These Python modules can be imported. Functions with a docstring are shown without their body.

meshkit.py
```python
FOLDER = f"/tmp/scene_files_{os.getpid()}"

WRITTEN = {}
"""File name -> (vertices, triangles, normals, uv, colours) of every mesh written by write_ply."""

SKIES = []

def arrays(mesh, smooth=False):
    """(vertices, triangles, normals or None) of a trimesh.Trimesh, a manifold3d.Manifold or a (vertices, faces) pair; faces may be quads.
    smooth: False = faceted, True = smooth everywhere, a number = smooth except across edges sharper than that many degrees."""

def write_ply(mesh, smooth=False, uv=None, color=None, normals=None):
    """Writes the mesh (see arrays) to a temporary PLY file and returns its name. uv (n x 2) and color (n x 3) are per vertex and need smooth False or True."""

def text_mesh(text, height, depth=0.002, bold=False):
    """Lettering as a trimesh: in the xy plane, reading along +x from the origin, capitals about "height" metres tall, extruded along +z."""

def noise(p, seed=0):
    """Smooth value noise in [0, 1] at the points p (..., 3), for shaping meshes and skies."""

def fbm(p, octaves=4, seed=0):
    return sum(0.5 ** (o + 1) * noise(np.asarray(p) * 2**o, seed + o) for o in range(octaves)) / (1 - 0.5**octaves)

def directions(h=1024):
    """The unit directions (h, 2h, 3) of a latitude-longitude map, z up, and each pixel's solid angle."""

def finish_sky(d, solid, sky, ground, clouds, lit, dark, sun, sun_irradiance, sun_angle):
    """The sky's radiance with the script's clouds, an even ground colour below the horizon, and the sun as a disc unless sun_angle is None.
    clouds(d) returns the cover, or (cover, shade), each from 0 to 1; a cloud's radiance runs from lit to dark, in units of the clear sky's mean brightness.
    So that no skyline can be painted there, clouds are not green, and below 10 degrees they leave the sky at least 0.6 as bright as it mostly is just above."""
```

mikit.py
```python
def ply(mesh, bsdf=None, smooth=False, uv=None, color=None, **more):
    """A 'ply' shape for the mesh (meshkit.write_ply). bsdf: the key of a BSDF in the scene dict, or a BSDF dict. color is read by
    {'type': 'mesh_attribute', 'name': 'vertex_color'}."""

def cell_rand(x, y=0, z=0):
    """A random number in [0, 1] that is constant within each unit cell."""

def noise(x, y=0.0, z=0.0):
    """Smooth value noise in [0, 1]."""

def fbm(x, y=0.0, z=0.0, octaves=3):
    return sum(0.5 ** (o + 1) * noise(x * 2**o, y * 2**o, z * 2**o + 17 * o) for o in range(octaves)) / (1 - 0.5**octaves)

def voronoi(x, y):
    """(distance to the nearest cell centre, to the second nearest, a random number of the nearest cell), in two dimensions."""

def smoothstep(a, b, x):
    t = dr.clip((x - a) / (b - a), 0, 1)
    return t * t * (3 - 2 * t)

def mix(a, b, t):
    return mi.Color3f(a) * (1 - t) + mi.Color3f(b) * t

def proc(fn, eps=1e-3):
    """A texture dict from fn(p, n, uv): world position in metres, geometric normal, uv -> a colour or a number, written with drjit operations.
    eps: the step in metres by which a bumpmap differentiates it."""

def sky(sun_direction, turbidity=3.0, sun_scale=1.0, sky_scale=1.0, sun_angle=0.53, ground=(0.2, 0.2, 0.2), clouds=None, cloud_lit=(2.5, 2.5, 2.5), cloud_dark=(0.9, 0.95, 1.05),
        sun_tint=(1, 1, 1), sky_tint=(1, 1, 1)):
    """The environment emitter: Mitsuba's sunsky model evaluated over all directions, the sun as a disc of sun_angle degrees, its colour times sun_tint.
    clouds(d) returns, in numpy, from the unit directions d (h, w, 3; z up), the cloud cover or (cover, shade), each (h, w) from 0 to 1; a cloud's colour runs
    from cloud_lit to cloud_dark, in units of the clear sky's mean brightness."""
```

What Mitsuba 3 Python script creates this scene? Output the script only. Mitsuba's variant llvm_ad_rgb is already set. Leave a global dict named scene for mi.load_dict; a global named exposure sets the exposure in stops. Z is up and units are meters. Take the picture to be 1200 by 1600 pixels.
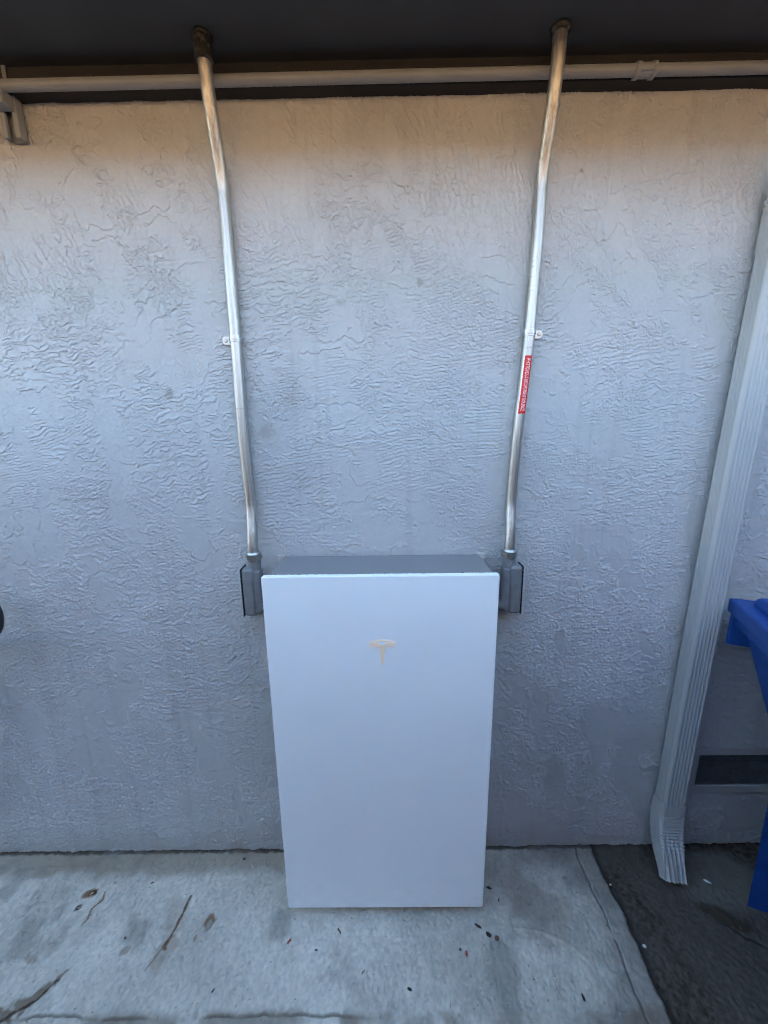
import math
import numpy as np, trimesh, manifold3d as m3, mitsuba as mi, drjit as dr
from shapely.geometry import Polygon, box as sbox
from shapely import affinity
from scipy.interpolate import PchipInterpolator
import mikit, meshkit
from mikit import proc, fbm, noise, smoothstep, mix

T = mi.ScalarTransform4f
scene, labels = {}, {}
rng = np.random.default_rng(7)

# ------------------------------------------------------------------ camera, sky, exposure
exposure = 5.85
F_PX = 585.46
PITCH, YAW, ROLL = 0.2022, -0.0072, 0.0134
CAM = np.array([0.0187, -1.0995, 1.488])
_f = np.array([math.sin(YAW) * math.cos(PITCH), math.cos(YAW) * math.cos(PITCH), -math.sin(PITCH)])
_r = np.array([math.cos(YAW), -math.sin(YAW), 0.0])
_d = np.cross(_f, _r)
_down = -_r * math.sin(ROLL) + _d * math.cos(ROLL)
scene['camera'] = {'type': 'perspective', 'fov': math.degrees(2 * math.atan(800 / F_PX)), 'fov_axis': 'y', 'near_clip': 0.02, 'far_clip': 2000.0,
                   'to_world': T().look_at(origin=CAM.tolist(), target=(CAM + _f).tolist(), up=(-_down).tolist())}
scene['sky_light'] = mikit.sky((0.35, 0.78, 0.36), turbidity=3.0, sun_tint=(0.97, 0.94, 0.88), sky_tint=(1.08, 1.0, 0.945))

# ------------------------------------------------------------------ materials
def principled(name, color, rough=0.5, bump=None, scale=1.0, **kw):
    b = {'type': 'principled', 'base_color': color if isinstance(color, dict) else {'type': 'rgb', 'value': list(color)}, 'roughness': rough, **kw}
    if bump is not None:
        b = {'type': 'bumpmap', 'arbitrary': bump, 'scale': scale, 'bsdf': b}
    scene[name] = {'type': 'twosided', 'bsdf': b}

VC = {'type': 'mesh_attribute', 'name': 'vertex_color'}
principled('mat_stucco', VC, 0.55, specular=0.4)
principled('mat_ground', VC, 0.85, specular=0.2)
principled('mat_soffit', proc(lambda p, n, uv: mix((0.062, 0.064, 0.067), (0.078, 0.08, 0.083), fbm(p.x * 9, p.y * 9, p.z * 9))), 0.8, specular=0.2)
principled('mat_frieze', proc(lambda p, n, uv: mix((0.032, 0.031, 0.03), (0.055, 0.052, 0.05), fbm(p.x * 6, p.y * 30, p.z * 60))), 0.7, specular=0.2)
principled('mat_wall_paint', proc(lambda p, n, uv: mix((0.36, 0.355, 0.355), (0.43, 0.425, 0.42), fbm(p.x * 25, p.y * 25, p.z * 25))), 0.5)
principled('mat_pipe_paint', proc(lambda p, n, uv: mix((0.24, 0.252, 0.262), (0.295, 0.308, 0.318), fbm(p.x * 25, p.y * 60, p.z * 60))), 0.4)
principled('mat_downspout', proc(lambda p, n, uv: mix((0.34, 0.345, 0.345), (0.43, 0.43, 0.425), fbm(p.x * 14, p.y * 14, p.z * 3))), 0.38)
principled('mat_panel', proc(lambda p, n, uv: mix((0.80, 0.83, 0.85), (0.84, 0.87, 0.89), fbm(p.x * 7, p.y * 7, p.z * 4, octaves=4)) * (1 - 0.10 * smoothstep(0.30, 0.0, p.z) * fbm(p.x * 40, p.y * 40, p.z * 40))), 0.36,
           proc(lambda p, n, uv: noise(p.x * 500, p.y * 500, p.z * 500), 1e-3), 0.00008, specular=0.5)
principled('mat_case', (0.20, 0.20, 0.205), 0.45)
principled('mat_cream', (0.46, 0.45, 0.42), 0.5)
principled('mat_black', (0.012, 0.012, 0.013), 0.5)
principled('mat_gasket', (0.035, 0.036, 0.04), 0.6)
principled('mat_rubber', (0.010, 0.010, 0.011), 0.35)
principled('mat_sealant', proc(lambda p, n, uv: mix((0.012, 0.012, 0.012), (0.06, 0.055, 0.05), smoothstep(0.5, 0.75, fbm(p.x * 90, p.y * 90, p.z * 90)))), 0.6)
principled('mat_sealant_black', (0.009, 0.009, 0.009), 0.4)
principled('mat_emblem', (0.98, 0.77, 0.57), 0.42)
principled('mat_emblem_recess', (0.52, 0.50, 0.52), 0.5)
def _zinc(p, n, uv):
    s = fbm(p.x * 230, p.y * 230, p.z * 5, octaves=3)
    b = fbm(p.x * 75, p.y * 75, p.z * 7, octaves=4)
    c = mix((0.42, 0.405, 0.38), (0.56, 0.545, 0.52), smoothstep(0.3, 0.62, s))
    c = mix(c, (0.36, 0.30, 0.24), 0.5 * smoothstep(0.58, 0.72, b))
    scratch = smoothstep(0.80, 0.86, noise(p.x * 30, p.y * 30, p.z * 420)) * smoothstep(0.55, 0.7, noise(p.x * 40 + 9, p.y * 40, p.z * 9))
    return mix(c, (0.25, 0.21, 0.17), 0.6 * scratch)
principled('mat_zinc', proc(_zinc), 0.46, metallic=1.0)
principled('mat_zinc_dull', proc(lambda p, n, uv: mix((0.33, 0.32, 0.30), (0.55, 0.54, 0.51), fbm(p.x * 120, p.y * 120, p.z * 120))), 0.38, metallic=0.9)
principled('mat_zinc_bright', (0.42, 0.43, 0.435), 0.34, metallic=0.9)
principled('mat_cast', proc(lambda p, n, uv: mix((0.155, 0.158, 0.165), (0.20, 0.203, 0.21), fbm(p.x * 60, p.y * 60, p.z * 60))), 0.45,
           proc(lambda p, n, uv: fbm(p.x * 300, p.y * 300, p.z * 300, octaves=2), 1e-3), 0.0003)
principled('mat_cover', (0.40, 0.40, 0.40), 0.4)
principled('mat_red', (0.62, 0.016, 0.012), 0.45)
principled('mat_white', (0.82, 0.82, 0.82), 0.5)
principled('mat_blue', proc(lambda p, n, uv: mix((0.007, 0.043, 0.19), (0.011, 0.062, 0.25), fbm(p.x * 18, p.y * 18, p.z * 18))), 0.42,
           proc(lambda p, n, uv: fbm(p.x * 420, p.y * 420, p.z * 420, octaves=2), 1e-3), 0.0003)
principled('mat_vent_screen', (0.09, 0.10, 0.11), 0.6)
principled('mat_added_boards', proc(lambda p, n, uv: mix((0.085, 0.065, 0.05), (0.14, 0.11, 0.085), fbm(p.x * 14, p.y * 14, p.z * 1.5))), 0.85)
principled('mat_roof', proc(lambda p, n, uv: mix((0.06, 0.055, 0.05), (0.11, 0.10, 0.09), noise(p.x * 40, p.y * 7, p.z * 7))), 0.9)
principled('mat_dark_bit', (0.018, 0.016, 0.015), 0.7)
principled('mat_brown_bit', (0.10, 0.06, 0.035), 0.8)
principled('mat_red_bit', (0.32, 0.05, 0.04), 0.7)
principled('mat_stone_bit', (0.55, 0.54, 0.5), 0.7)

# ------------------------------------------------------------------ helpers
def put(key, mesh, mat, smooth=30, **kw):
    k, i = key, 0
    while k in scene:
        i += 1; k = f'{key}_{i:03d}'
    scene[k] = mikit.ply(mesh, mat, smooth=smooth, **kw)
    return k
def tag(key, label=None, cat=None, group=None, kind=None):
    e = labels.setdefault(key, {})
    for a, b in (('label', label), ('category', cat), ('group', group), ('kind', kind)):
        if b: e[a] = b
def tm(man):
    m = man.to_mesh(); return trimesh.Trimesh(m.vert_properties[:, :3], m.tri_verts, process=True)
def cat(*ms): return trimesh.util.concatenate([m for m in ms])
def bx(x0, x1, y0, y1, z0, z1): return trimesh.creation.box(bounds=[[x0, y0, z0], [x1, y1, z1]])
def rbox(x0, x1, y0, y1, z0, z1, r=0.003, seg=12):
    s = m3.Manifold.sphere(r, seg)
    return m3.Manifold.batch_hull([s.translate([x, y, z]) for x in (x0 + r, x1 - r) for y in (y0 + r, y1 - r) for z in (z0 + r, z1 - r)])
def cyl(a, b, r, r2=None, seg=32):
    a, b = np.asarray(a, float), np.asarray(b, float); v = b - a; L = np.linalg.norm(v)
    c = m3.Manifold.cylinder(L, r, r2 if r2 is not None else r, seg)
    M = trimesh.geometry.align_vectors([0, 0, 1], v / L); M[:3, 3] = a
    return c.transform(M[:3, :4])
def sweep(path, sections, ref, caps=True):
    """Sweeps closed 2-D sections (n, m, 2) along path (n, 3); section x runs along side = tangent x ref, y along ref made square to the tangent."""
    path = np.asarray(path, float); n = len(path)
    t = np.gradient(path, axis=0); t /= np.linalg.norm(t, axis=1, keepdims=True)
    ref = np.broadcast_to(np.asarray(ref, float), (n, 3))
    side = np.cross(t, ref); side /= np.linalg.norm(side, axis=1, keepdims=True)
    up = np.cross(side, t)
    sec = np.asarray(sections, float)
    if sec.ndim == 2: sec = np.broadcast_to(sec, (n,) + sec.shape)
    m = sec.shape[1]
    v = path[:, None] + sec[..., :1] * side[:, None] + sec[..., 1:] * up[:, None]
    i, j = np.meshgrid(np.arange(n - 1), np.arange(m), indexing='ij'); k = (j + 1) % m
    q = np.stack([i * m + j, i * m + k, (i + 1) * m + k, (i + 1) * m + j], -1).reshape(-1, 4)
    f = np.vstack([q[:, [0, 1, 2]], q[:, [0, 2, 3]]]); v = v.reshape(-1, 3)
    if caps:
        for base, flip in ((0, 1), ((n - 1) * m, 0)):
            c = len(v); v = np.vstack([v, v[base:base + m].mean(0)])
            a = base + np.arange(m); b = base + (np.arange(m) + 1) % m
            f = np.vstack([f, np.c_[np.full(m, c), b, a] if flip else np.c_[np.full(m, c), a, b]])
    mesh = trimesh.Trimesh(v, f, process=False)
    return mesh
def circle(r, n=32):
    a = np.arange(n) / n * 2 * np.pi; return np.c_[r * np.cos(a), r * np.sin(a)]
def sample_path(pts, step=0.006):
    pts = np.asarray(pts, float); z = pts[:, 2]; zz = np.linspace(z[0], z[-1], int(abs(z[-1] - z[0]) / step) + 2)
    return np.c_[PchipInterpolator(z, pts[:, 0])(zz), PchipInterpolator(z, pts[:, 1])(zz), zz]
def fill(path_pts, radius, step=0.006):
    """A polyline with rounded corners."""
    P = [np.asarray(p, float) for p in path_pts]; out = [P[0]]
    for a, b, c in zip(P, P[1:], P[2:]):
        u, w = (a - b) / np.linalg.norm(a - b), (c - b) / np.linalg.norm(c - b)
        p0, p2 = b + u * radius, b + w * radius
        for s in np.linspace(0, 1, 9): out.append((1 - s) ** 2 * p0 + 2 * s * (1 - s) * b + s * s * p2)
    out.append(P[-1]); out = np.array(out)
    L = np.r_[0, np.cumsum(np.linalg.norm(np.diff(out, axis=0), axis=1))]
    q = np.linspace(0, L[-1], int(L[-1] / step) + 2)
    return np.c_[[np.interp(q, L, out[:, k]) for k in range(3)]].T
def N(x, y, z=0.0, seed=0, o=1):
    x, y = np.broadcast_arrays(np.asarray(x, float), np.asarray(y, float)); p = np.stack([x, y, np.broadcast_to(z, x.shape)], -1)
    return meshkit.fbm(p, o, seed) if o > 1 else meshkit.noise(p, seed)
def sst(a, b, x):
    t = np.clip((x - a) / (b - a), 0, 1); return t * t * (3 - 2 * t)
def grid_faces(nx, nz):
    i, j = np.meshgrid(np.arange(nx - 1), np.arange(nz - 1), indexing='ij'); a = i * nz + j
    return np.stack([a, a + nz, a + nz + 1, a + 1], -1).reshape(-1, 4)

# ------------------------------------------------------------------ house: stucco wall
SLOPE = 0.0084                      # the concrete rises slightly to the right
WALL_TOP, SOFFIT_Z = 2.299, 2.349
VENT = (1.066, 1.466, 0.260, 0.415)
def saw(t, w=0.13):
    f = t - np.floor(t)
    return np.where(f < 1 - w, f / (1 - w), (1 - f) / w)
def stucco(x, z):
    """Relief of skip-trowelled stucco in metres."""
    cx, cz = x * 100, z * 100
    wx = (N(cx / 2.6, cz / 2.6, seed=1, o=4) - .5) * 2.8; wz = (N(cx / 2.6, cz / 2.6, seed=2, o=4) - .5) * 2.8
    rag = N(cx / .95, cz / .95, seed=4, o=3) - .5
    def layer(deg, spacing, length, seed, wig, jag=.34, w=.10):
        """Torn ridges running along deg: each rises slowly and breaks off in a ragged step."""
        a = math.radians(deg); bend = (N(cx / 50, cz / 50, seed=seed + 9) - .5) * 16
        u = cx * math.cos(a) + cz * math.sin(a); v = -cx * math.sin(a) + cz * math.cos(a) + bend
        vv = v + jag * (wz * math.cos(a) - wx * math.sin(a)) + .85 * rag
        n = N(u / length, vv / (spacing * 1.6), seed=seed, o=3)
        # a step facing down is a lip that catches shade: the relief grows downwards, then drops
        t = -vv / spacing + wig * n
        gate = .12 + .88 * sst(.36, .47, N((u + wx) / (length * .6), (v + wz) / (spacing * 1.3), seed=seed + 3, o=3))
        return saw(t, w), gate
    hA, gA = layer(11, 1.15, 4.2, 11, 3.0, .50)
    hF, gF = layer(14, .85, 11.0, 31, 1.0, .14, .25)
    hB, gB = layer(108, 1.7, 7.0, 51, 3.0, .30)
    hD, gD = layer(-18, 2.6, 8.0, 71, 2.6, .4)
    nC = N((cx + .9 * wx) / 2.6, (cz + .9 * wz) / 2.2, seed=91, o=3)
    hC, gC = saw(nC * 6 - cz / 6 + .5 * rag, .11), sst(.38, .50, N((cx + wx) / 5, (cz + wz) / 5, seed=92, o=3))
    warm = N(cx / 26, cz / 22, seed=95, o=2) - .5
    top = sst(1.78, 2.02, z + warm * .5); mid = sst(1.16, 1.36, z + warm * .6) * (1 - top); low = 1 - top - mid
    left = sst(.46, .58, N(cx / 30, cz / 26, seed=97, o=2))
    fine = sst(.50, .64, N(cx / 17, cz / 9, seed=99, o=2))
    smooth = sst(.54, .66, N((cx + .4 * cz) / 9, (cz - .4 * cx) / 20, seed=98, o=3))        # swept flat by the trowel
    mA = mid * (1 - .6 * left) + low * (.62 + .3 * left) + top * .15
    mF = (mid + low * .7) * fine
    mB = top * (1 - .5 * left) * .75; mC = mid * left * .8 + top * (.45 + .55 * left) + low * (.35 + .45 * left); mD = low * (1 - left) * .85
    rel = mA * hA * gA * (1 - .7 * fine * mid) * .80 + mF * hF * .48 + mB * hB * gB * .9 + mC * hC * gC * .9 + mD * hD * gD * .8
    rel *= .12 + .88 * (1 - smooth)
    pn = N((cx + 1.6 * wx) / 14, (cz + 1.6 * wz) / 8, seed=61, o=3)
    plate = saw(pn * 4.0 - cz / 24 + .20 * rag, .05) * (.35 + .65 * sst(.4, .6, N(cx / 8, cz / 8, seed=66, o=2)))
    micro = (N(cx / .5, cz / .5, seed=62, o=2) - .5) * .38 + (N(cx / 1.8, cz / 1.8, seed=63, o=2) - .5) * .5
    und = (N(cx / 30, cz / 30, seed=64, o=2) - .5) * 2.0
    return (rel * 3.3 + plate * 1.7 + micro * 1.5 * (.6 + .4 * (1 - smooth)) + und + 1.0) * .001
def wall_color(x, z):
    c = np.ones(x.shape + (3,)) * np.array([0.420, 0.420, 0.422])
    c *= (0.93 + .14 * N(x * 5, z * 5, seed=5, o=4))[..., None]
    c *= (1 - .10 * sst(.55, .75, N(x * 3.2, z * 2.2, seed=10, o=5)))[..., None]
    c *= (.94 + .12 * N(x * 240, z * 240, seed=9, o=2))[..., None]
    drip = sst(.66, .80, N(x * 46, z * 1.3, seed=11, o=2)) * sst(.0, .5, N(x * 2, z * 2, seed=12)) * .10
    c = c * (1 - drip[..., None]) + drip[..., None] * np.array([0.22, 0.20, 0.18])
    dirt = np.zeros_like(x)
    for px, pz, rx, rz, s in ((-.59, 1.61, .016, .02, .5), (.115, 1.885, .012, .015, .5), (-.325, 1.50, .03, .025, .28), (-.1, 1.84, .02, .012, .25), (.99, .555, .012, .012, .8), (.52, 2.135, .006, .006, .7), (.2, 1.32, .003, .004, 1.0), (-.255, 1.59, .03, .02, .18)):
        d = np.hypot((x - px) / rx, (z - pz) / rz) + (N(x * 160, z * 160, seed=6, o=2) - .5) * .9
        dirt = np.maximum(dirt, s * sst(1.0, .4, d))
    c = c * (1 - dirt[..., None]) + dirt[..., None] * np.array([0.17, 0.14, 0.115])
    splash = sst(.16, .0, z - SLOPE * x + (N(x * 14, z * 14, seed=7, o=3) - .5) * .06) * .35
    return c * (1 - splash[..., None]) + splash[..., None] * np.array([0.24, 0.22, 0.20])
def wall_piece(side0, side1, nx, nz, hole=None):
    """A sheet of wall between two upright edges given as (x at the foot, x at the top)."""
    U, S = np.meshgrid(np.linspace(0, 1, nx), np.linspace(0, 1, nz), indexing='ij')
    X = (side0[0] * (1 - S) + side0[1] * S) * (1 - U) + (side1[0] * (1 - S) + side1[1] * S) * U
    bot = SLOPE * X + .004 + .007 * (N(X * 45, X * 0, seed=8, o=3) - .3)
    Z = bot + S * (WALL_TOP - bot)
    V = np.stack([X, .0036 - stucco(X, Z), Z], -1)
    C = wall_color(X, Z)
    F = grid_faces(nx, nz)
    if hole:
        ctr = V.reshape(-1, 3)[F].mean(1)
        F = F[~((ctr[:, 0] > hole[0]) & (ctr[:, 0] < hole[1]) & (ctr[:, 2] > hole[2]) & (ctr[:, 2] < hole[3]))]
    v, c = V.reshape(-1, 3), C.reshape(-1, 3)
    lip = np.stack([V[:, 0], V[:, 0] + [0, .02, .0]], 1).reshape(-1, 3)     # the underside of the stucco's lower edge
    lf = grid_faces(nx, 2) + len(v)
    F = np.vstack([F, lf[:, ::-1]]); v = np.vstack([v, lip]); c = np.vstack([c, np.repeat(C[:, 0], 2, 0)])
    return v, F, c
parts = [wall_piece((-1.50, -1.04), (1.54, 1.04), 1080, 980, VENT), wall_piece((-5.5, -5.5), (-1.50, -1.04), 260, 160), wall_piece((1.54, 1.04), (5.5, 5.5), 260, 160)]
vs, fs, cs, o = [], [], [], 0
for v, f, c in parts:
    vs.append(v); fs.append(f + o); cs.append(c); o += len(v)
wv, wf, wc = np.vstack(vs), np.vstack(fs), np.vstack(cs)
put('house__wall', (wv, wf), 'mat_stucco', smooth=False, color=wc)
tag('house', 'grey house with skip trowelled stucco wall under a dark eave', 'house')
tag('house__wall', 'grey skip trowelled stucco wall')

put('house__core', cat(bx(-5.5, 5.5, .12, 7.0, .0, 2.6), bx(-5.5, -5.48, .0, .12, .0, 2.34), bx(5.48, 5.5, .0, .12, 0, 2.34)), 'mat_wall_paint', smooth=False)
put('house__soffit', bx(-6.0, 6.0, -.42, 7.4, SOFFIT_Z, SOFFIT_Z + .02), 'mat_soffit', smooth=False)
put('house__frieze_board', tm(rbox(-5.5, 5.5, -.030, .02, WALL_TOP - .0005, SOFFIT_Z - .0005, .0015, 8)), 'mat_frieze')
put('house__fascia', bx(-6.0, 6.0, -.445, -.422, SOFFIT_Z - .03, SOFFIT_Z + .16), 'mat_wall_paint', smooth=False)
rp = Polygon([(-.48, SOFFIT_Z + .163), (-.48, SOFFIT_Z + .19), (3.4, 3.95), (7.46, SOFFIT_Z + .19), (7.46, SOFFIT_Z + .163)])
roof = trimesh.creation.extrude_polygon(rp, 12.2, engine='earcut')
roof.apply_transform(np.array([[0, 0, 1, -6.1], [1, 0, 0, 0], [0, 1, 0, 0], [0, 0, 0, 1.0]]))
put('house__roof', roof, 'mat_roof', smooth=False)
put('house__gutter', cat(bx(-6, 6, -.55, -.447, SOFFIT_Z + .03, SOFFIT_Z + .034), bx(-6, 6, -.554, -.55, SOFFIT_Z + .03, SOFFIT_Z + .14)), 'mat_downspout', smooth=False)

# the crawl-space vent
x0, x1, z0, z1 = VENT
ring = lambda a, b: Polygon(sbox(x0 - a, z0 - a, x1 + a, z1 + a).exterior.coords, [sbox(x0 + b, z0 + b, x1 - b, z1 - b).exterior.coords])
def xz_extrude(poly, y0, y1):
    m = trimesh.creation.extrude_polygon(poly, y1 - y0, engine='earcut')
    m.apply_transform(np.array([[1, 0, 0, 0], [0, 0, 1, y0], [0, 1, 0, 0], [0, 0, 0, 1.0]])); m.fix_normals(); return m
put('house__vent', cat(xz_extrude(ring(.012, .014), -.0062, -.0035), xz_extrude(ring(-.0125, .014), -.0035, .0065)), 'mat_wall_paint', smooth=False)
tag('house__vent', 'low rectangular wall vent with a dark wire screen')
wires = []
pitch = .0056
for k in range(int((x1 - x0) / pitch)): wires.append(bx(x0 + k * pitch, x0 + k * pitch + .0012, -.0016, -.0004, z0 + .013, z1 - .013))
for k in range(int((z1 - z0 - .026) / pitch)): wires.append(bx(x0 + .013, x1 - .013, -.0003, .0009, z0 + .013 + k * pitch, z0 + .013 + k * pitch + .0012))
put('house__vent__screen', cat(*wires), 'mat_vent_screen', smooth=False); tag('house__vent__screen', kind='stuff')
put('house__vent__back', bx(x0, x1, .105, .115, z0, z1), 'mat_black', smooth=False)

# ------------------------------------------------------------------ ground
def slab_height(x, y):
    a = math.radians(68) ; bend = (N(x * 4, y * 4, seed=19, o=2) - .5) * .05
    u, v = x * math.cos(a) + y * math.sin(a), -x * math.sin(a) + y * math.cos(a) + bend
    broom = (N(u * 60, v * 260, seed=21, o=3) - .5) * .0013 * sst(.35, .6, N(x * 9, y * 9, seed=20, o=2))
    pits = sst(.66, .80, N(x * 120, y * 120, seed=18, o=2)) * .0016
    arcs = 0
    for cx, cy, r0 in ((-1.16, -.42, .34), (-1.13, -.44, .40), (-.2, -.7, .44), (.35, -.62, .40), (.1, -.9, .62)):
        d = np.hypot(x - cx, y - cy) - r0 - (N(x * 12, y * 12, seed=17, o=2) - .5) * .02
        arcs = arcs + np.exp(-(d / .004) ** 2) * .0016 * sst(.45, .6, N(x * 5, y * 5, seed=16))
    return broom - pits + arcs + (N(x * 16, y * 16, seed=22, o=3) - .5) * .004 + (N(x * 75, y * 75, seed=23, o=3) - .5) * .0030
def blob(x, y, cx, cy, rx, ry, deg, rough=.7, f=90, seed=30, soft=.5):
    a = math.radians(deg); dx, dy = x - cx, y - cy
    u, v = (dx * math.cos(a) + dy * math.sin(a)) / rx, (-dx * math.sin(a) + dy * math.cos(a)) / ry
    return sst(1.0, soft, np.hypot(u, v) + (N(x * f, y * f, seed=seed, o=3) - .5) * rough)
def stroke(x, y, pts, w, rough=.8, f=110, seed=33):
    d = np.full(x.shape, 9.0)
    for (ax, ay, wa), (bx_, by_, wb) in zip(pts, pts[1:]):
        t = np.clip(((x - ax) * (bx_ - ax) + (y - ay) * (by_ - ay)) / max((bx_ - ax) ** 2 + (by_ - ay) ** 2, 1e-12), 0, 1)
        d = np.minimum(d, np.hypot(x - ax - t * (bx_ - ax), y - ay - t * (by_ - ay)) / (w * (wa + t * (wb - wa))))
    return sst(1.0, .35, d + (N(x * f, y * f, seed=seed, o=3) - .5) * rough)
def paint(c, m, col): return c * (1 - m[..., None]) + m[..., None] * np.array(col)
def ground_mesh(x0, x1, y0, y1, step, fn):
    nx, ny = int(round((x1 - x0) / step)) + 1, int(round((y1 - y0) / step)) + 1
    X, Y = np.meshgrid(np.linspace(x0, x1, nx), np.linspace(y0, y1, ny), indexing='ij')
    Xo, Yo, Z, C = fn(X, Y)
    return np.stack([Xo, Yo, Z], -1), C, grid_faces(nx, ny)
RUST, RUSTD = (0.19, 0.095, 0.04), (0.045, 0.025, 0.014)
EDGE = lambda y: .752 + .03 * (y + 0.0) + .003 * np.sin(y * 23) + .009 * (N(y * 26, np.asarray(y) * 0, seed=40, o=4) - .5)      # right-hand edge of the pale slab
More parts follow.
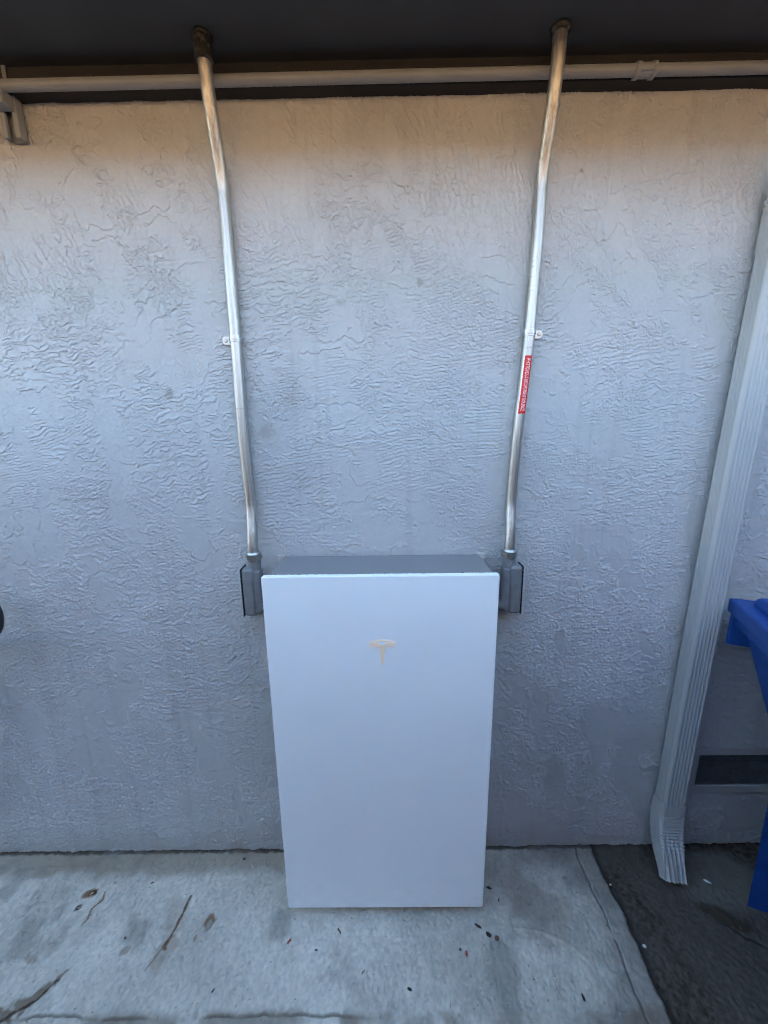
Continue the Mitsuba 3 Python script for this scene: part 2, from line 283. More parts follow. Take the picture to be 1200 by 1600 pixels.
def pale(X, Y):
    x = X; y = Y
    z = SLOPE * x + slab_height(x, y)
    a = math.radians(68); u, v = x * math.cos(a) + y * math.sin(a), -x * math.sin(a) + y * math.cos(a)
    c = np.ones(x.shape + (3,)) * np.array([0.51, 0.47, 0.40]) * (0.66 + .68 * N(x * 7, y * 7, seed=24, o=6))[..., None]
    c *= (0.82 + .36 * N(x * 130, y * 130, seed=14, o=2))[..., None] * (0.94 + .12 * N(u * 40, v * 190, seed=25, o=2))[..., None]
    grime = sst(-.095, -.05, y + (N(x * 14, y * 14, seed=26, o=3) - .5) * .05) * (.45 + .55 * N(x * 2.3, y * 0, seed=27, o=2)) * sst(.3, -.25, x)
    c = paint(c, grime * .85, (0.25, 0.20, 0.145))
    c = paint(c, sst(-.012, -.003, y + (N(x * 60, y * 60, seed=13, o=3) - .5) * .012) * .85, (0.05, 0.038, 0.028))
    c = paint(c, sst(.56, .74, N(x * 9, y * 9, seed=28, o=5)) * .5, (0.19, 0.18, 0.16))
    c = paint(c, sst(.60, .74, N(x * 6 + 7, y * 6, seed=15, o=4)) * .35, (0.23, 0.17, 0.125))
    c = paint(c, sst(.84, .92, N(x * 150, y * 150, seed=29, o=2)) * .8, (0.09, 0.08, 0.07))
    c = paint(c, blob(x, y, -.992, -.128, .030, .016, 20, .6) * .9, RUST); c = paint(c, blob(x, y, -.985, -.126, .016, .009, 20, .8) * .9, RUSTD)
    c = paint(c, blob(x, y, -.988, -.128, .007, .004, 20, .5) * .9, (0.4, 0.36, 0.3))
    c = paint(c, blob(x, y, -1.003, -.166, .015, .009, 40, .6) * .95, RUSTD); c = paint(c, blob(x, y, -1.0, -.166, .006, .003, 40, .3) * .9, (0.4, 0.36, 0.3))
    c = paint(c, stroke(x, y, [(-.945, -.125, .8), (-.938, -.145, 1), (-.955, -.172, .7), (-.948, -.195, .9), (-.955, -.212, .5)], .0055) * .85, RUST)
    c = paint(c, stroke(x, y, [(-.648, -.140, 1), (-.650, -.185, .9), (-.655, -.225, .8), (-.662, -.262, 2.2)], .0058, 1.2, 130) * .9, (0.12, 0.068, 0.04))
    c = paint(c, stroke(x, y, [(-.661, -.250, 1), (-.69, -.315, .6)], .0045) * .5, RUSTD)
    c = paint(c, blob(x, y, -.665, -.28, .06, .035, 60, .9, 35) * .35, RUST)
    c = paint(c, blob(x, y, -.552, -.205, .020, .027, 0, .7) * .85, RUST); c = paint(c, blob(x, y, -.552, -.212, .010, .015, 0, .4) * .85, (0.33, 0.31, 0.27))
    c = paint(c, blob(x, y, -.58, -.245, .006, .010, 0, .6) * .6, RUST)
    c = paint(c, blob(x, y, -.775, -.272, .019, .013, 30, .7) * .6, (0.19, 0.13, 0.09))
    c = paint(c, blob(x, y, -1.045, -.288, .03, .012, -20, .7) * .35, RUST)
    c = paint(c, stroke(x, y, [(-.915, -.315, .5), (-.94, -.345, 1.0), (-.968, -.375, 1.6), (-1.01, -.398, 2.2), (-1.09, -.418, 2.6)], .0125, 1.5, 75) * .8, (0.15, 0.105, 0.065))
    c = paint(c, stroke(x, y, [(-.925, -.332, .4), (-.952, -.372, .5), (-1.02, -.412, .9), (-1.10, -.43, 1.1)], .009, 2.2, 120) * .85, RUSTD)
    c = paint(c, sst(.015, .0, np.abs(x - .612)) * 0, RUST)
    c = paint(c, blob(x, y, .611, -.018, .012, .007, 0, .2) * .6, (0.22, 0.22, 0.21)); c = paint(c, blob(x, y, .61, -.097, .014, .008, 0, .2) * .5, (0.15, 0.15, 0.145))
    c = paint(c, np.maximum(sst(.35, .8, x + (N(x * 6, y * 6, seed=34, o=4) - .5) * .6) * .55, sst(.3, .6, x + (N(x * 6, y * 6, seed=12, o=4) - .5) * .4) * sst(-.12, -.02, y) * .6), (0.10, 0.09, 0.08))  # darker to the right and by the wall: partly damp dirt, partly painted shade
    # the tooled line beside the right edge
    gx = EDGE(y) - .062 + (N(y * 30, y * 0, seed=35, o=2) - .5) * .006
    g = sst(.0045, .0015, np.abs(x - gx)) * sst(.25, .45, N(x * 3, y * 28, seed=36, o=2) + .15)
    z = z - g * .003; c = paint(c, g * .6, (0.07, 0.065, 0.06))
    # the crack along the front
    cy = -.402 + (N(x * 7, x * 0, seed=37, o=4) - .5) * .03
    g = sst(.0042, .001, np.abs(y - cy)) * sst(.25, .6, N(x * 14, x * 0, seed=38, o=3)) * sst(.02, -.12, x)
    z = z - g * .004 - sst(.002, -.004, y - cy) * .003; c = paint(c, g * .7, (0.06, 0.05, 0.04))
    c = paint(c, sst(.016, -.004, y - cy) * sst(.4, .7, N(x * 12, y * 12, seed=39, o=4)) * .6, (0.16, 0.125, 0.09))
    # slope, then round off the right edge
    e = EDGE(y); xo = np.minimum(x, e)
    z = z - sst(-.008, .0, x - e) * .004 - np.clip((x - e) / .012, 0, 1) * .03
    c = paint(c, sst(-.012, .003, x - e + (N(x * 90, y * 90, seed=47, o=3) - .5) * .012) * .8, (0.06, 0.054, 0.046))
    return xo, y, z, c
def dark(X, Y):
    x, y = X, Y
    z = SLOPE * x - .011 + (N(x * 12, y * 12, seed=41, o=3) - .5) * .006 + (N(x * 110, y * 110, seed=42, o=3) - .5) * .0050
    c = np.ones(x.shape + (3,)) * np.array([0.074, 0.062, 0.050]) * (0.2 + 1.6 * N(x * 120, y * 120, seed=43, o=3))[..., None]
    c = paint(c, sst(.5, .66, N(x * 5 + 2, y * 5, seed=44, o=3)) * .6, (0.11, 0.098, 0.084))
    c = paint(c, blob(x, y, 1.13, -.10, .17, .13, 20, .7, 12) * .85, (0.165, 0.152, 0.132))
    c = paint(c, blob(x, y, 1.06, -.20, .08, .03, -25, .8, 30) * .7, (0.04, 0.028, 0.014))
    c = paint(c, sst(.78, .86, N(x * 140, y * 140, seed=45, o=2)) * .6, (0.12, 0.11, 0.1))
    ck = sst(.006, .001, np.abs((x - 1.10) * .6 + (y + .27) * .8 + (N(x * 18, y * 18, seed=46, o=3) - .5) * .06)) * sst(1.02, 1.08, x)
    z = z - ck * .006; c = paint(c, ck * .8, (0.02, 0.018, 0.016))
    edge = sst(.03, .0, x - EDGE(y)); z = z - edge * .006; c = paint(c, edge * .7, (0.025, 0.022, 0.02))
    return x, y, z, c
def put_ground(key, pieces, label):
    vs, fs, cs, o = [], [], [], 0
    for V, C, F in pieces:
        vs.append(V.reshape(-1, 3)); cs.append(C.reshape(-1, 3)); fs.append(F + o); o += len(vs[-1])
    put(key, (np.vstack(vs), np.vstack(fs)), 'mat_ground', smooth=True, color=np.vstack(cs)); tag(key, label, kind='structure')
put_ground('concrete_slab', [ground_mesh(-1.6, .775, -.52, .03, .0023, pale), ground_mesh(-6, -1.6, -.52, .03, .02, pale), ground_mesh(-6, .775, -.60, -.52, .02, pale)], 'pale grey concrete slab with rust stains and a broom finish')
put_ground('dark_pavement', [ground_mesh(.70, 1.7, -.52, .03, .0024, dark), ground_mesh(1.7, 6.0, -.52, .03, .02, dark), ground_mesh(.70, 6, -2.6, -.52, .02, dark), ground_mesh(-6, .71, -2.6, -.58, .02, dark)], 'dark damp concrete to the right of the pale slab, with an added unseen dark stretch in front')  # stretch in front is unseen, made dark to cut bounce onto the wall
principled('mat_earth', proc(lambda p, n, uv: mix((0.15, 0.12, 0.09), (0.26, 0.22, 0.17), fbm(p.x * 2, p.y * 2))), 0.95, specular=0.1)
put('ground', bx(-600, 600, -600, 600, -.5, -.06), 'mat_earth', smooth=False); tag('ground', 'bare earth around the house', kind='structure')

# ------------------------------------------------------------------ storage cabinet
CB, CT = .0394, 1.1384                # bottom and top of the front panel
def front_panel():
    pl = sbox(-.3045, CB, .3045, CT).buffer(-.006).buffer(.006, quad_segs=6)
    layers = [(-.186, 0), (-.1965, 0), (-.1988, .0008), (-.2, .0026)]
    rings = [np.array(pl.buffer(-i, quad_segs=6).exterior.segmentize(.6).coords)[:-1] if i == 0 else None for _, i in layers]
    base = rings[0]; c = np.array([0, (CB + CT) / 2])
    vs, fs = [], []
    for (y, i) in layers:
        s = 1 - i / np.array([.3045, (CT - CB) / 2]); q = (base - c) * s + c
        vs.append(np.c_[q[:, 0], np.full(len(q), y), q[:, 1]])
    m = len(base); v = np.vstack(vs)
    for L in range(len(layers) - 1):
        j = np.arange(m); k = (j + 1) % m
        fs += [np.c_[L * m + j, L * m + k, (L + 1) * m + k], np.c_[L * m + j, (L + 1) * m + k, (L + 1) * m + j]]
    for L in (0, len(layers) - 1):
        ci = len(v); v = np.vstack([v, [[0, layers[L][0], (CB + CT) / 2]]]); j = np.arange(m); k = (j + 1) % m
        fs.append(np.c_[np.full(m, ci), L * m + j, L * m + k])
    t = trimesh.Trimesh(v, np.vstack(fs), process=True); t.fix_normals(); return t
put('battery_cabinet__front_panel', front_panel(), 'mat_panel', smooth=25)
put('battery_cabinet__case', tm(rbox(-.296, .296, -.1815, -.012, CB + .012, CT - .006, .004)), 'mat_case')
put('battery_cabinet__seal', bx(-.288, .288, -.188, -.180, CB + .02, CT - .013), 'mat_black', smooth=False)
put('battery_cabinet__wall_bracket', tm(m3.Manifold.batch_boolean([rbox(-.285, .285, -.0115, -.0055, .2, CT - .02, .001, 6)] + [rbox(s * .302 - .012, s * .302 + .012, -.014, -.0055, CT - .09, CT - .004, .001, 6) for s in (-1, 1)], m3.OpType.Add)), 'mat_cream')
for s in (-1, 1):
    put('battery_cabinet__latch', tm(rbox(s * .212 - .008, s * .212 + .008, -.1855, -.172, CT - .0065, CT - .0035, .001, 6)), 'mat_black')
tag('battery_cabinet', 'tall white flat-fronted battery cabinet standing against the stucco wall', 'battery cabinet')
tag('battery_cabinet__front_panel', 'smooth white front panel')
tag('battery_cabinet__case', 'grey painted metal case behind the panel')
def E(pts):   # emblem outline in tenths of a centimetre-like units about its middle, to metres
    return Polygon([((x - 566) * .000176 + .0027, .959 - (y - 430) * .000190) for x, y in pts])
def arc(x0, x1, ye, ym, n=15):
    xs = np.linspace(x0, x1, n); return [(x, ye + (ym - ye) * (1 - ((x - (x0 + x1) / 2) / ((x1 - x0) / 2)) ** 2)) for x in xs]
bar = E(arc(358, 774, 466, 424) + arc(354, 778, 478, 446)[::-1])
half = [(374, 486), (420, 476), (470, 470), (512, 469), (566, 516)]
foot = [(557, 812), (541, 700), (524, 580), (513, 522), (474, 521), (444, 530), (430, 556), (398, 534), (380, 505)]
tee = E(half + [(1132 - x, y) for x, y in half[:-1]][::-1] + [(1132 - x, y) for x, y in foot[::-1]] + foot)
put('battery_cabinet__emblem', cat(xz_extrude(bar.buffer(0), -.2016, -.1995), xz_extrude(tee.buffer(0), -.2016, -.1995)), 'mat_emblem', smooth=False)
tag('battery_cabinet__emblem', 'pale copper coloured T shaped emblem')

# ------------------------------------------------------------------ conduits, connectors, conduit bodies, straps
R = .0150
def side_tube(pts, key, sealant):
    path = sample_path(pts)
    put(key + '__tube', sweep(path, circle(R, 40), (0, -1, 0)), 'mat_zinc', smooth=40)
    x, y, z = pts[0]
    nut = cat(tm(cyl((x, y, 1.1345), (x, y, 1.1395), .0225, seg=24)), tm(cyl((x, y, 1.140), (x, y, 1.1515), .0248, seg=6).refine_to_length(.01)), tm(cyl((x, y, 1.1525), (x, y, 1.158), .0205, .0175, seg=24)))
    put(key + '__connector', nut, 'mat_zinc_dull', smooth=25)
    tp = path[-1]
    if sealant == 'collar':
        q = path[path[:, 2] > 2.302]
        rr = .0178 + .002 * (N(q[:, 2] * 130, q[:, 2] * 0, seed=3))
        sec = []
        for i, p in enumerate(q):
            a = np.arange(40) / 40 * 2 * np.pi; k = rr[i] + .0035 * (N(np.cos(a) * 2 + 5, np.sin(a) * 2 + 5, p[2] * 70, seed=4, o=3) - .5)
            sec.append(np.c_[k * np.cos(a), k * np.sin(a)])
        put(key + '__sealant', sweep(q, np.array(sec), (0, -1, 0)), 'mat_sealant', smooth=40)
    a = np.arange(36) / 36 * 2 * np.pi
    k = .0185 + .005 * N(np.cos(a) * 1.6 + 3, np.sin(a) * 1.6 + 3, seed=5, o=2)
    rings = [(1.0, 0), (1.0, -.004), (.86, -.010), (.66, -.014)]
    p0 = np.array([tp[0], tp[1], SOFFIT_Z + .0005])
    put(key + '__sealant', sweep([p0 + [0, 0, dz] for _, dz in rings], np.array([np.c_[k * s * np.cos(a), k * s * np.sin(a)] for s, _ in rings]), (0, -1, 0)), 'mat_sealant_black', smooth=40)
    return path
PL = [(-.374, -.046, 1.120), (-.3745, -.0455, 1.165), (-.379, -.0195, 1.300), (-.384, -.0180, 1.490), (-.3825, -.0180, 1.745), (-.3815, -.0190, 2.085), (-.3735, -.082, 2.270), (-.372, -.090, 2.320), (-.372, -.090, 2.362)]
PR = [(.376, -.046, 1.120), (.3765, -.0455, 1.165), (.383, -.0195, 1.300), (.386, -.0180, 1.410), (.4055, -.0180, 1.745), (.4135, -.0190, 2.085), (.409, -.082, 2.270), (.4085, -.090, 2.320), (.409, -.090, 2.362)]
side_tube(PL, 'conduit', 'collar'); pathR = side_tube(PR, 'conduit_001', 'ring')
tag('conduit', 'bent galvanized steel conduit left of the cabinet with dark sealant collar at the eave', 'conduit', 'steel conduits rising from the cabinet')
tag('conduit_001', 'bent galvanized steel conduit right of the cabinet carrying a red label', 'conduit', 'steel conduits rising from the cabinet')

# the red label, wrapped round the right conduit
def wrap(arc_len, z, lift):
    cx, cy = np.interp(z, pathR[:, 2], pathR[:, 0]), np.interp(z, pathR[:, 2], pathR[:, 1])
    th = arc_len / (R + .0004) + math.radians(4)
    return np.stack([cx + (R + lift) * np.sin(th), cy - (R + lift) * np.cos(th), z], -1)
ZT, ZB, HW = 1.692, 1.541, .0106
a, z = np.meshgrid(np.linspace(-HW, HW, 17), np.linspace(ZB, ZT, 9), indexing='ij')
put('conduit_001__warning_label', (wrap(a, z, .0005).reshape(-1, 3), grid_faces(17, 9)), 'mat_red', smooth=True)
tag('conduit_001__warning_label', 'red warning sticker with white lettering')
txt = meshkit.text_mesh('PHOTOVOLTAIC POWER SOURCE', .0098, .0004)
tv = txt.vertices.copy(); tv[:, 0] -= tv[:, 0].min(); tv[:, 0] *= .136 / tv[:, 0].max()
txt = trimesh.Trimesh(wrap(tv[:, 1] - .0049, ZT - .0075 - tv[:, 0], .0007 + tv[:, 2]), txt.faces, process=False)
put('conduit_001__warning_label__lettering', txt, 'mat_white', smooth=False)

def elbow_fitting(key, sx, xc):
    """sx = -1: the cover faces left; the outlet at the bottom runs into the cabinet on the other side."""
    yc, zb, zt = -.046, .962, 1.112
    X = lambda v: xc + sx * v
    lo, hi = sorted((X(.0335), X(-.004))); a = rbox(lo, hi, yc - .0245, yc + .0245, zb, zt, .0105, 20)
    lo, hi = sorted((X(.008), X(-.0215))); b = rbox(lo, hi, yc - .0195, yc + .0195, zb + .002, zt - .004, .013, 20)
    hubc = (.374 if sx < 0 else .376) * sx
    hub = m3.Manifold.batch_hull([cyl((hubc, yc, zt + .006), (hubc, yc, zt + .023), .0192), cyl((hubc, yc, zt - .02), (hubc, yc, zt - .019), .0165)])
    out0 = X(-.010); outlet = cyl((out0, yc, zb + .024), (sx * .312, yc, zb + .024), .0185, .0165)
    put(key + '__housing', tm(m3.Manifold.batch_boolean([a, b, hub, outlet], m3.OpType.Add)), 'mat_cast', smooth=35)
    put(key + '__connector', tm(cyl((sx * .314, yc, zb + .024), (sx * .2955, yc, zb + .024), .0205, seg=8)), 'mat_zinc_dull', smooth=25)
    lo, hi = sorted((X(.0330), X(.0352))); put(key + '__gasket', tm(rbox(lo, hi, yc - .0238, yc + .0238, zb + .001, zt - .001, .001, 6)), 'mat_gasket')
    lo, hi = sorted((X(.0346), X(.0385))); put(key + '__cover', tm(rbox(lo, hi, yc - .0255, yc + .0255, zb - .0005, zt + .001, .0018, 10)), 'mat_cover')
    for zz in (zb + .01, zt - .01):
        put(key + '__screw', tm(cyl((X(.0385), yc, zz), (X(.0402), yc, zz), .004, .003, 12)), 'mat_zinc_dull')
elbow_fitting('elbow_fitting', -1, -.3755); elbow_fitting('elbow_fitting_001', 1, .3790)
tag('elbow_fitting', 'grey cast elbow fitting on the left side of the white cabinet', 'fitting', 'elbow fittings beside the cabinet')
tag('elbow_fitting_001', 'grey cast elbow fitting on the right side of the white cabinet', 'fitting', 'elbow fittings beside the cabinet')

def strap(key, path_pts, sx, zc):
    P = sample_path(path_pts); cx, cy = np.interp(zc, P[:, 2], P[:, 0]), np.interp(zc, P[:, 2], P[:, 1])
    def band(r, half, z0, z1, sag=0):
        th = np.linspace(-math.pi, math.pi, 49)[:-1]
        outer = Polygon([(r * math.sin(t), -r * math.cos(t)) for t in th]); inner = outer.buffer(-.0013)
        ring_ = outer.difference(inner).intersection(sbox(-1, -1, 1, .013))
        m = trimesh.creation.extrude_polygon(ring_, z1 - z0, engine='earcut'); m.apply_translation([cx, cy, z0]); return m
    saddle = [band(R + .0016, 1, zc - .0085, zc + .0085), band(R + .0030, 1, zc - .0035, zc + .0030)]
    tabp = Polygon([(0, -.0105), (.017, -.0105)] + [(.017 + .0105 * math.sin(t), -.0105 * math.cos(t)) for t in np.linspace(0, math.pi, 12)] + [(0, .0105)])
    tabp = tabp.difference(Polygon([(.018 + .0035 * math.cos(t), .0035 * math.sin(t)) for t in np.linspace(0, 2 * math.pi, 16)]))
    tabp = affinity.scale(tabp, sx, 1, origin=(0, 0)); tabp = affinity.translate(tabp, cx + sx * (R - .001), zc)
    put(key + '__saddle', cat(*saddle, xz_extrude(tabp, -.0062, -.0046)), 'mat_zinc_bright', smooth=35)
    sxc = cx + sx * (R + .017)
    put(key + '__screw', cat(tm(cyl((sxc, -.0062, zc), (sxc, -.0085, zc), .0052, .0036, 20)), bx(sxc - .004, sxc + .004, -.0089, -.0084, zc - .0006, zc + .0006)), 'mat_zinc_dull')
strap('pipe_strap', PL, -1, 1.746); strap('pipe_strap_001', PR, 1, 1.750)
tag('pipe_strap', 'one-hole metal strap with its screw tab left of the left conduit', 'pipe strap', 'straps holding the steel conduits')
tag('pipe_strap_001', 'one-hole metal strap on the right conduit just above the red label', 'pipe strap', 'straps holding the steel conduits')

# ------------------------------------------------------------------ painted pipe under the eave with its bracket
PYC, PZC, PRr = -.0415, 2.3055, .0112
put('eave_pipe__tube', sweep([(x, PYC, PZC + .0022 * x + .001 * math.sin(x * 2)) for x in np.linspace(-4.8, 4.8, 60)], circle(PRr, 32), (0, 0, 1)), 'mat_pipe_paint', smooth=40)
cp = []
for a_, b_, r_ in ((.605, .6135, .0155), (.6135, .642, .0133), (.642, .6505, .0155)):
    cp.append(tm(cyl((a_, PYC, PZC + .0014), (b_, PYC, PZC + .0014), r_)))
cp.append(tm(rbox(.612, .644, PYC - .0158, PYC - .008, PZC - .0075, PZC - .003, .0015, 8)))
put('eave_pipe__coupling', cat(*cp), 'mat_pipe_paint')
tag('eave_pipe', 'painted horizontal pipe running along the wall just under the eave', 'pipe'); tag('eave_pipe__coupling', 'raised coupling on the painted pipe')
# shallow strut channel, open to the front
bx0, bx1, by = -.9045, -.8635, -.0235
ch = [(bx0, -.004), (bx1, -.004), (bx1, by), (bx1 - .0105, by), (bx1 - .0105, by + .007), (bx1 - .0085, by + .007), (bx1 - .0085, by + .002), (bx1 - .002, by + .002), (bx1 - .002, -.006),
      (bx0 + .002, -.006), (bx0 + .002, by + .002), (bx0 + .0085, by + .002), (bx0 + .0085, by + .007), (bx0 + .0105, by + .007), (bx0 + .0105, by), (bx0, by)]
m = trimesh.creation.extrude_polygon(Polygon(ch).buffer(.0009).buffer(-.0004), WALL_TOP - .002 - 2.212, engine='earcut'); m.apply_translation([0, 0, 2.212])
put('pipe_bracket__channel', m, 'mat_pipe_paint', smooth=35)
put('pipe_bracket__clamp', cat(*[tm(cyl((x - .0065, PYC, PZC), (x + .0065, PYC, PZC), PRr + .0022)) for x in (-.8825,)], bx(-.9000, -.8680, PYC - .010, by - .001, PZC - .042, PZC - .011)), 'mat_pipe_paint')
put('pipe_bracket__hanger', tm(rbox(-.874, -.864, PYC + .008, PYC + .0105, PZC - .004, SOFFIT_Z + .001, .001, 6)), 'mat_pipe_paint')
tag('pipe_bracket', 'painted open channel bracket holding the eave pipe in the upper left corner', 'bracket')

# ------------------------------------------------------------------ downspout
def ds_section(w, d, front=5, side=3, depth=.0021, r=.011, n_f=150, n_s=90):
    """Closed outline of a fluted rectangular pipe, centred; x to the right, y towards the camera."""
    def face(L, k, n, dep):
        s = np.linspace(-.5, .5, n, endpoint=False); q = np.zeros(n); half = .36 if k > 3 else .30
        inner = np.abs(s) < half; u = (s + half) / (2 * half) * k
        q[inner] = -dep * (.5 - .5 * np.cos(u[inner] * 2 * math.pi)); return s * L, q
    pts = []
    s, q = face(w, front, n_f, depth); pts += list(zip(s, d / 2 + q))
    s, q = face(d, side, n_s, depth * .35); pts += list(zip(w / 2 + q, -s))
    s, q = face(w, front, n_f, depth); pts += list(zip(-s, -d / 2 - q))
    s, q = face(d, side, n_s, depth * .35); pts += list(zip(-w / 2 - q, s))
    p = np.array(pts)
    ax, ay = np.abs(p[:, 0]), np.abs(p[:, 1]); cx_, cy_ = w / 2 - r, d / 2 - r
    m = (ax > cx_) & (ay > cy_); v = np.c_[ax[m] - cx_, ay[m] - cy_]; l = np.linalg.norm(v, axis=1, keepdims=True)
    v = v / np.maximum(l, 1e-9) * np.minimum(l, r); p[m] = np.sign(p[m]) * (np.array([cx_, cy_]) + v)
    return p
W, D = .076, .050
DX = lambda z: .9335 + .0045 * z + .0078 * z * z + W / 2
sec = ds_section(W, D)
def ds_sweep(path, sections, up=(0, -1, 0)): return sweep(path, sections, up, caps=False)
main = np.array([(DX(z), -.0405, z) for z in np.linspace(1.955, .205, 40)])
put('downspout__pipe', ds_sweep(main, sec), 'mat_downspout', smooth=True)
# lower elbow: bends out from the wall, pleated, its mouth crumpled
pl_ = fill([(DX(.25), -.0405, .262), (DX(.2) - .002, -.0415, .145), (DX(.1) - .017, -.122, .028)], .055, .0022)
n = len(pl_); secs = []
base = ds_section(W + .007, D + .007, 4, 3, .0030)
ang = np.arange(len(base))
for i in range(n):
    s = i / (n - 1); plain = ds_section(W + .007, D + .007, 4, 3, .0004); k = sst(.40, .55, s); b = plain * (1 - k) + base * k
    pleat = sst(.13, .18, s) * sst(.72, .60, s) * np.sin(s * n * .0022 / .0118 * 2 * math.pi)
    b = b * (1 + np.maximum(pleat, -.6) * np.array([.035, .085]))
    crush = sst(.62, 1.0, s)
    b[:, 0] *= 1 - .16 * crush
    front = sst(0, .012, b[:, 1])
    b[:, 1] += crush * front * (.0065 * np.cos(b[:, 0] / .0135 * 2 * math.pi + .9) - .004 + .003 * np.sin(b[:, 0] / .03 * 2 * math.pi))
    b[:, 1] *= 1 - .22 * crush
    b *= 1.0 - .03 * sst(.02, .0, s)
    secs.append(b)
el = ds_sweep(pl_, np.array(secs)); inn = el.copy(); inn.vertices = inn.vertices * .985 + np.repeat(pl_, len(base), 0) * .015; inn.invert()
put('downspout__lower_elbow', cat(el, inn), 'mat_downspout', smooth=True)
put('downspout__screw', tm(cyl((DX(.23) + .012, -.0695, .222), (DX(.23) + .012, -.0735, .222), .0042, .003, 12)), 'mat_zinc_bright')
# upper elbow and the run to the gutter
pu = fill([(DX(1.95), -.0405, 1.925), (DX(2.08), -.0415, 2.085), (DX(2.2), -.34, 2.275)], .06, .0025)
n = len(pu); L = np.r_[0, np.cumsum(np.linalg.norm(np.diff(pu, axis=0), axis=1))]
secs = [ds_section(W + .004, D + .004, 4, 3, .0006) * (1 + sst(.085, .095, l) * sst(.225, .21, l) * .045 * math.sin(l / .0125 * 2 * math.pi)) for l in L]
put('downspout__upper_elbow', ds_sweep(pu, np.array(secs), (0, -1, -.2)), 'mat_downspout', smooth=50)
pg = fill([(DX(2.2), -.33, 2.2686), (DX(2.2), -.46, 2.35), (DX(2.2), -.50, 2.385)], .02, .01)
put('downspout__offset_pipe', ds_sweep(pg, sec, (0, -1, -.4)), 'mat_downspout', smooth=50)
tag('downspout', 'grey fluted metal downspout with a crumpled pleated elbow at its foot', 'downspout')
tag('downspout__lower_elbow', 'pleated lower elbow with a crushed mouth')

# ------------------------------------------------------------------ blue bin
BO = np.array([1.037, -.057]); E1 = np.array([-.371, -.929]); E2 = np.array([.929, -.371])
BM = np.eye(4); BM[:2, 0] = E1; BM[:2, 1] = E2; BM[:2, 3] = BO; BM[2, 3] = SLOPE * 1.2 - .012
def bin_put(key, man, mat='mat_blue', smooth=35):
    m = tm(man) if isinstance(man, m3.Manifold) else man
    m.apply_transform(BM)
    if np.linalg.det(BM[:3, :3]) < 0: m.invert()
    return put(key, m, mat, smooth=smooth)
def frustum(lo, hi, r=.02):
    (s0, s1, t0, t1, z0), (S0, S1, U0, U1, z1) = lo, hi
    c = lambda s, t, z: m3.Manifold.cylinder(.002, r, r, 24).translate([s, t, z])
    return m3.Manifold.batch_hull([c(s, t, z0) for s in (s0 + r, s1 - r) for t in (t0 + r, t1 - r)] + [c(s, t, z1 - .002) for s in (S0 + r, S1 - r) for t in (U0 + r, U1 - r)])
body = frustum((.045, .56, .112, .55, .66), (.03, .63, .018, .62, .955)) + frustum((.047, .53, .146, .51, .46), (.045, .56, .112, .55, .662)) + frustum((.047, .50, .155, .49, .0), (.047, .53, .146, .51, .462))
body -= rbox(.064, .42, .0, .27, -.05, .37, .03)
bin_put('recycling_bin__body', body)
bin_put('recycling_bin__rim', rbox(.012, .65, .012, .625, .925, .958, .006) )
lid = rbox(-.004, .664, -.004, .639, .960, 1.004, .007) + rbox(.03, .62, .035, .60, .99, 1.03, .018, 20) + rbox(.11, .50, .12, .52, 1.0, 1.045, .012, 16)
bin_put('recycling_bin__lid', lid)
bin_put('recycling_bin__rib', rbox(.008, .022, .002, .060, .865, .963, .002, 8))
bin_put('recycling_bin__handle', cyl((.69, .1, .93), (.69, .53, .93), .014) + cyl((.64, .1, .93), (.69, .1, .93), .014) + cyl((.64, .53, .93), (.69, .53, .93), .014))
for t in (.175, .46):
    w = bin_put('recycling_bin__wheel', cyl((.47, t - .02, .12), (.47, t + .03, .12), .118) , 'mat_rubber')
tag('recycling_bin', 'blue plastic wheeled recycling bin standing at the right edge of the picture', 'bin')

# ------------------------------------------------------------------ black cable loop at the left edge
th = np.linspace(-2.2, 2.4, 60)
loop = np.c_[-1.169 + .045 * np.cos(th), -.095 + .012 * np.sin(th), .980 + .055 * np.sin(th) - .012 * np.cos(th)]
tail = fill([loop[-1], loop[-1] + [-.09, .03, .10], (-1.36, -.03, 1.25), (-1.37, -.012, 1.6)], .03, .01)
tail2 = fill([loop[0], loop[0] + [-.1, .03, -.06], (-1.42, -.03, .6), (-1.42, -.02, .2)], .03, .01)
put('black_hose', sweep(np.vstack([tail2[::-1][:-1], loop, tail[1:]]), circle(.0145, 20), (0, -1, 0.02)), 'mat_rubber', smooth=40)
tag('black_hose', 'black rubber hose loop just showing at the left edge of the wall', 'hose')

# ------------------------------------------------------------------ litter on the concrete
def bit(key, x, y, size, mat, label, category, deg=0, flat=.5, seed=0, group=None, dz=0.0):
    m = trimesh.creation.icosphere(subdivisions=2, radius=1.0); v = m.vertices
    v *= (0.75 + .5 * meshkit.fbm(v * 1.7 + seed * 3.1, 2, seed))[:, None]
    v *= np.array([size[0], size[1], min(size) * flat])
    a = math.radians(deg); v[:, :2] = v[:, :2] @ np.array([[math.cos(a), math.sin(a)], [-math.sin(a), math.cos(a)]])
    v += [x, y, SLOPE * x + min(size) * flat * .55 + (-.011 if x > .755 else 0) + dz]; m.vertices = v
    k = put(key, m, mat, smooth=40); tag(k, label, category, group)
bit('plastic_chip', 1.085, -.107, (.0105, .004), 'mat_white', 'small white chip on dark concrete between downspout and blue bin', 'chip', -35, .6, 1)
bit('pebble', .766, -.268, (.0055, .0045), 'mat_stone_bit', 'pale pebble in the dark joint along the slab edge', 'pebble', 0, .8, 2)
bit('pebble', .752, -.12, (.0035, .003), 'mat_stone_bit', 'tiny pale pebble at the slab joint nearest the wall', 'pebble', 0, .8, 3)
bit('pebble', .80, -.335, (.0035, .003), 'mat_brown_bit', 'small tan pebble on dark concrete at lower right', 'pebble', 0, .7, 4)
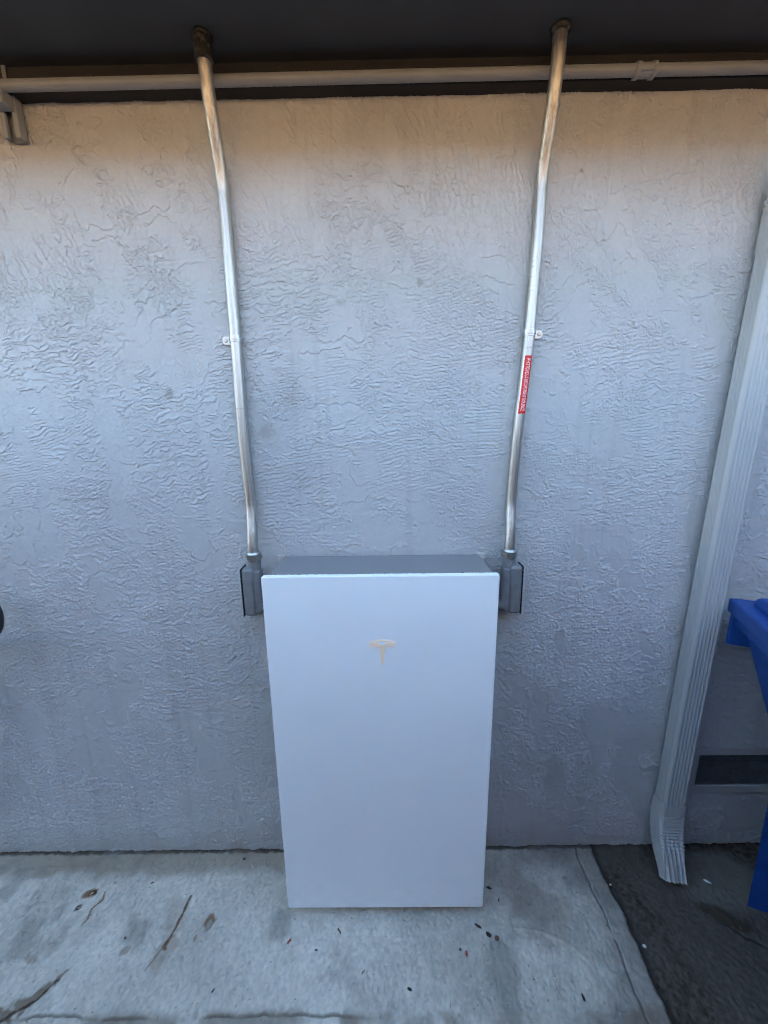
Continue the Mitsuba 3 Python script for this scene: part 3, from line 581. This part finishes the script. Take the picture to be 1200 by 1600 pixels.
bit('wire_scrap', -.290, -.255, (.0075, .0028), 'mat_red_bit', 'tiny red scrap on the slab left of the cabinet', 'scrap', 50, .8, 5)
bit('wire_scrap', .236, -.286, (.0030, .0065), 'mat_red_bit', 'tiny red scrap on the slab in front of the cabinet right corner', 'scrap', 0, .8, 6)
for i, (x, y, a, b, deg, lab) in enumerate([
    (-.142, -.232, .009, .0022, -50, 'thin dark twig fragment in front of the cabinet'), (.285, -.224, .010, .0035, -30, 'dark leaf crumb right of the cabinet foot, uppermost of three'),
    (.312, -.245, .0085, .0055, -40, 'largest black leaf crumb right of the cabinet foot'), (.334, -.253, .0065, .006, 0, 'round grey crumb beside the black leaf crumb'),
    (.220, -.277, .003, .003, 0, 'black speck beside the red scrap'), (.345, -.125, .0085, .0035, -20, 'black crumb at the cabinet lower right corner'),
    (.368, -.158, .005, .002, 50, 'dark sliver right of the cabinet foot'), (-.205, -.275, .0045, .002, 0, 'short dark sliver in front of the cabinet'),
    (.066, -.357, .006, .0035, -20, 'dark crumb in the middle of the slab foreground'), (-.80, -.099, .005, .0028, 30, 'dark seed on the slab near the wall at left'),
    (-.475, -.356, .006, .002, 60, 'curled dark fragment on the slab at lower left'), (-.51, -.028, .0045, .003, 30, 'dark seed near the wall foot left of the cabinet'),
    (-.795, -.243, .003, .003, 0, 'black speck beside the pinkish stain'), (.53, -.375, .003, .0075, 10, 'dark husk at lower right of the slab'), (-.36, -.03, .004, .0025, 20, 'dark crumb by the wall just left of the cabinet')]):
    bit('leaf_crumb', x, y, (a, b), 'mat_dark_bit' if i % 3 else 'mat_brown_bit', lab, 'debris', deg, .6, 20 + i, 'dark crumbs littering the slab')

# ------------------------------------------------------------------ added fencing behind the camera, unseen, to screen low sky off the wall
FY, FH = -1.75, 2.22
rs = np.random.default_rng(3)
xs = np.arange(-6.0, 6.0, .145)
base_board = bx(-.0685, .0685, -.009, .009, 0, FH)
for x in xs:
    put('added_fence__board', base_board.copy().apply_translation([x, FY + rs.uniform(-.003, .003), -.05 + rs.uniform(-.015, .015)]), 'mat_added_boards', smooth=False)
for z in (.25, 1.0, 1.8): put('added_fence__rail', bx(-6.05, 6.05, FY - .055, FY - .014, z, z + .085), 'mat_added_boards', smooth=False)
tag('added_fence', 'added tall board fencing behind the camera, unseen, to screen low sky off the wall', 'added_fence')

# ------------------------------------------------------------------ added unseen house, a sunlit brown face for warm bounce on the wall
principled('mat_added_shingle', proc(lambda p, n, uv: mix((0.155, 0.112, 0.078), (0.22, 0.163, 0.116), noise(p.x * 9, p.y * 9, p.z * 5))), 0.9, specular=0.1)
put('added_neighbour_house__wall', bx(-9, 9, -13, -5.2, -.05, 3.0), 'mat_added_shingle', smooth=False)
rp = Polygon([(-4.9, 2.95), (-4.9, 3.1), (-9.1, 4.75), (-13.5, 3.1), (-13.5, 2.95)])
nr = trimesh.creation.extrude_polygon(rp, 19, engine='earcut')
nr.apply_transform(np.array([[0, 0, 1, -9.5], [1, 0, 0, 0], [0, 1, 0, 0], [0, 0, 0, 1.0]]))
put('added_neighbour_house__roof', nr, 'mat_roof', smooth=False)
for x in (-5.2, -.6, 3.8):
    put('added_neighbour_house__window', bx(x, x + 1.3, -5.205, -5.17, 1.0, 2.2), 'mat_case', smooth=False)
tag('added_neighbour_house', 'added brown shingled house behind the camera, unseen, for warm bounce light', 'house')

# added unseen gate, put in to darken the wall at the right
for i, y in enumerate(np.arange(-1.68, -.02, .145)):
    put('added_yard_gate__board', bx(2.00, 2.02, y, y + .139, .03, 2.0), 'mat_added_boards', smooth=False)
for z in (.3, 1.0, 1.75): put('added_yard_gate__rail', bx(2.022, 2.06, -1.69, -.01, z, z + .085), 'mat_added_boards', smooth=False)
tag('added_yard_gate', 'added wooden board gate, unseen, to darken the right side of the wall', 'gate')
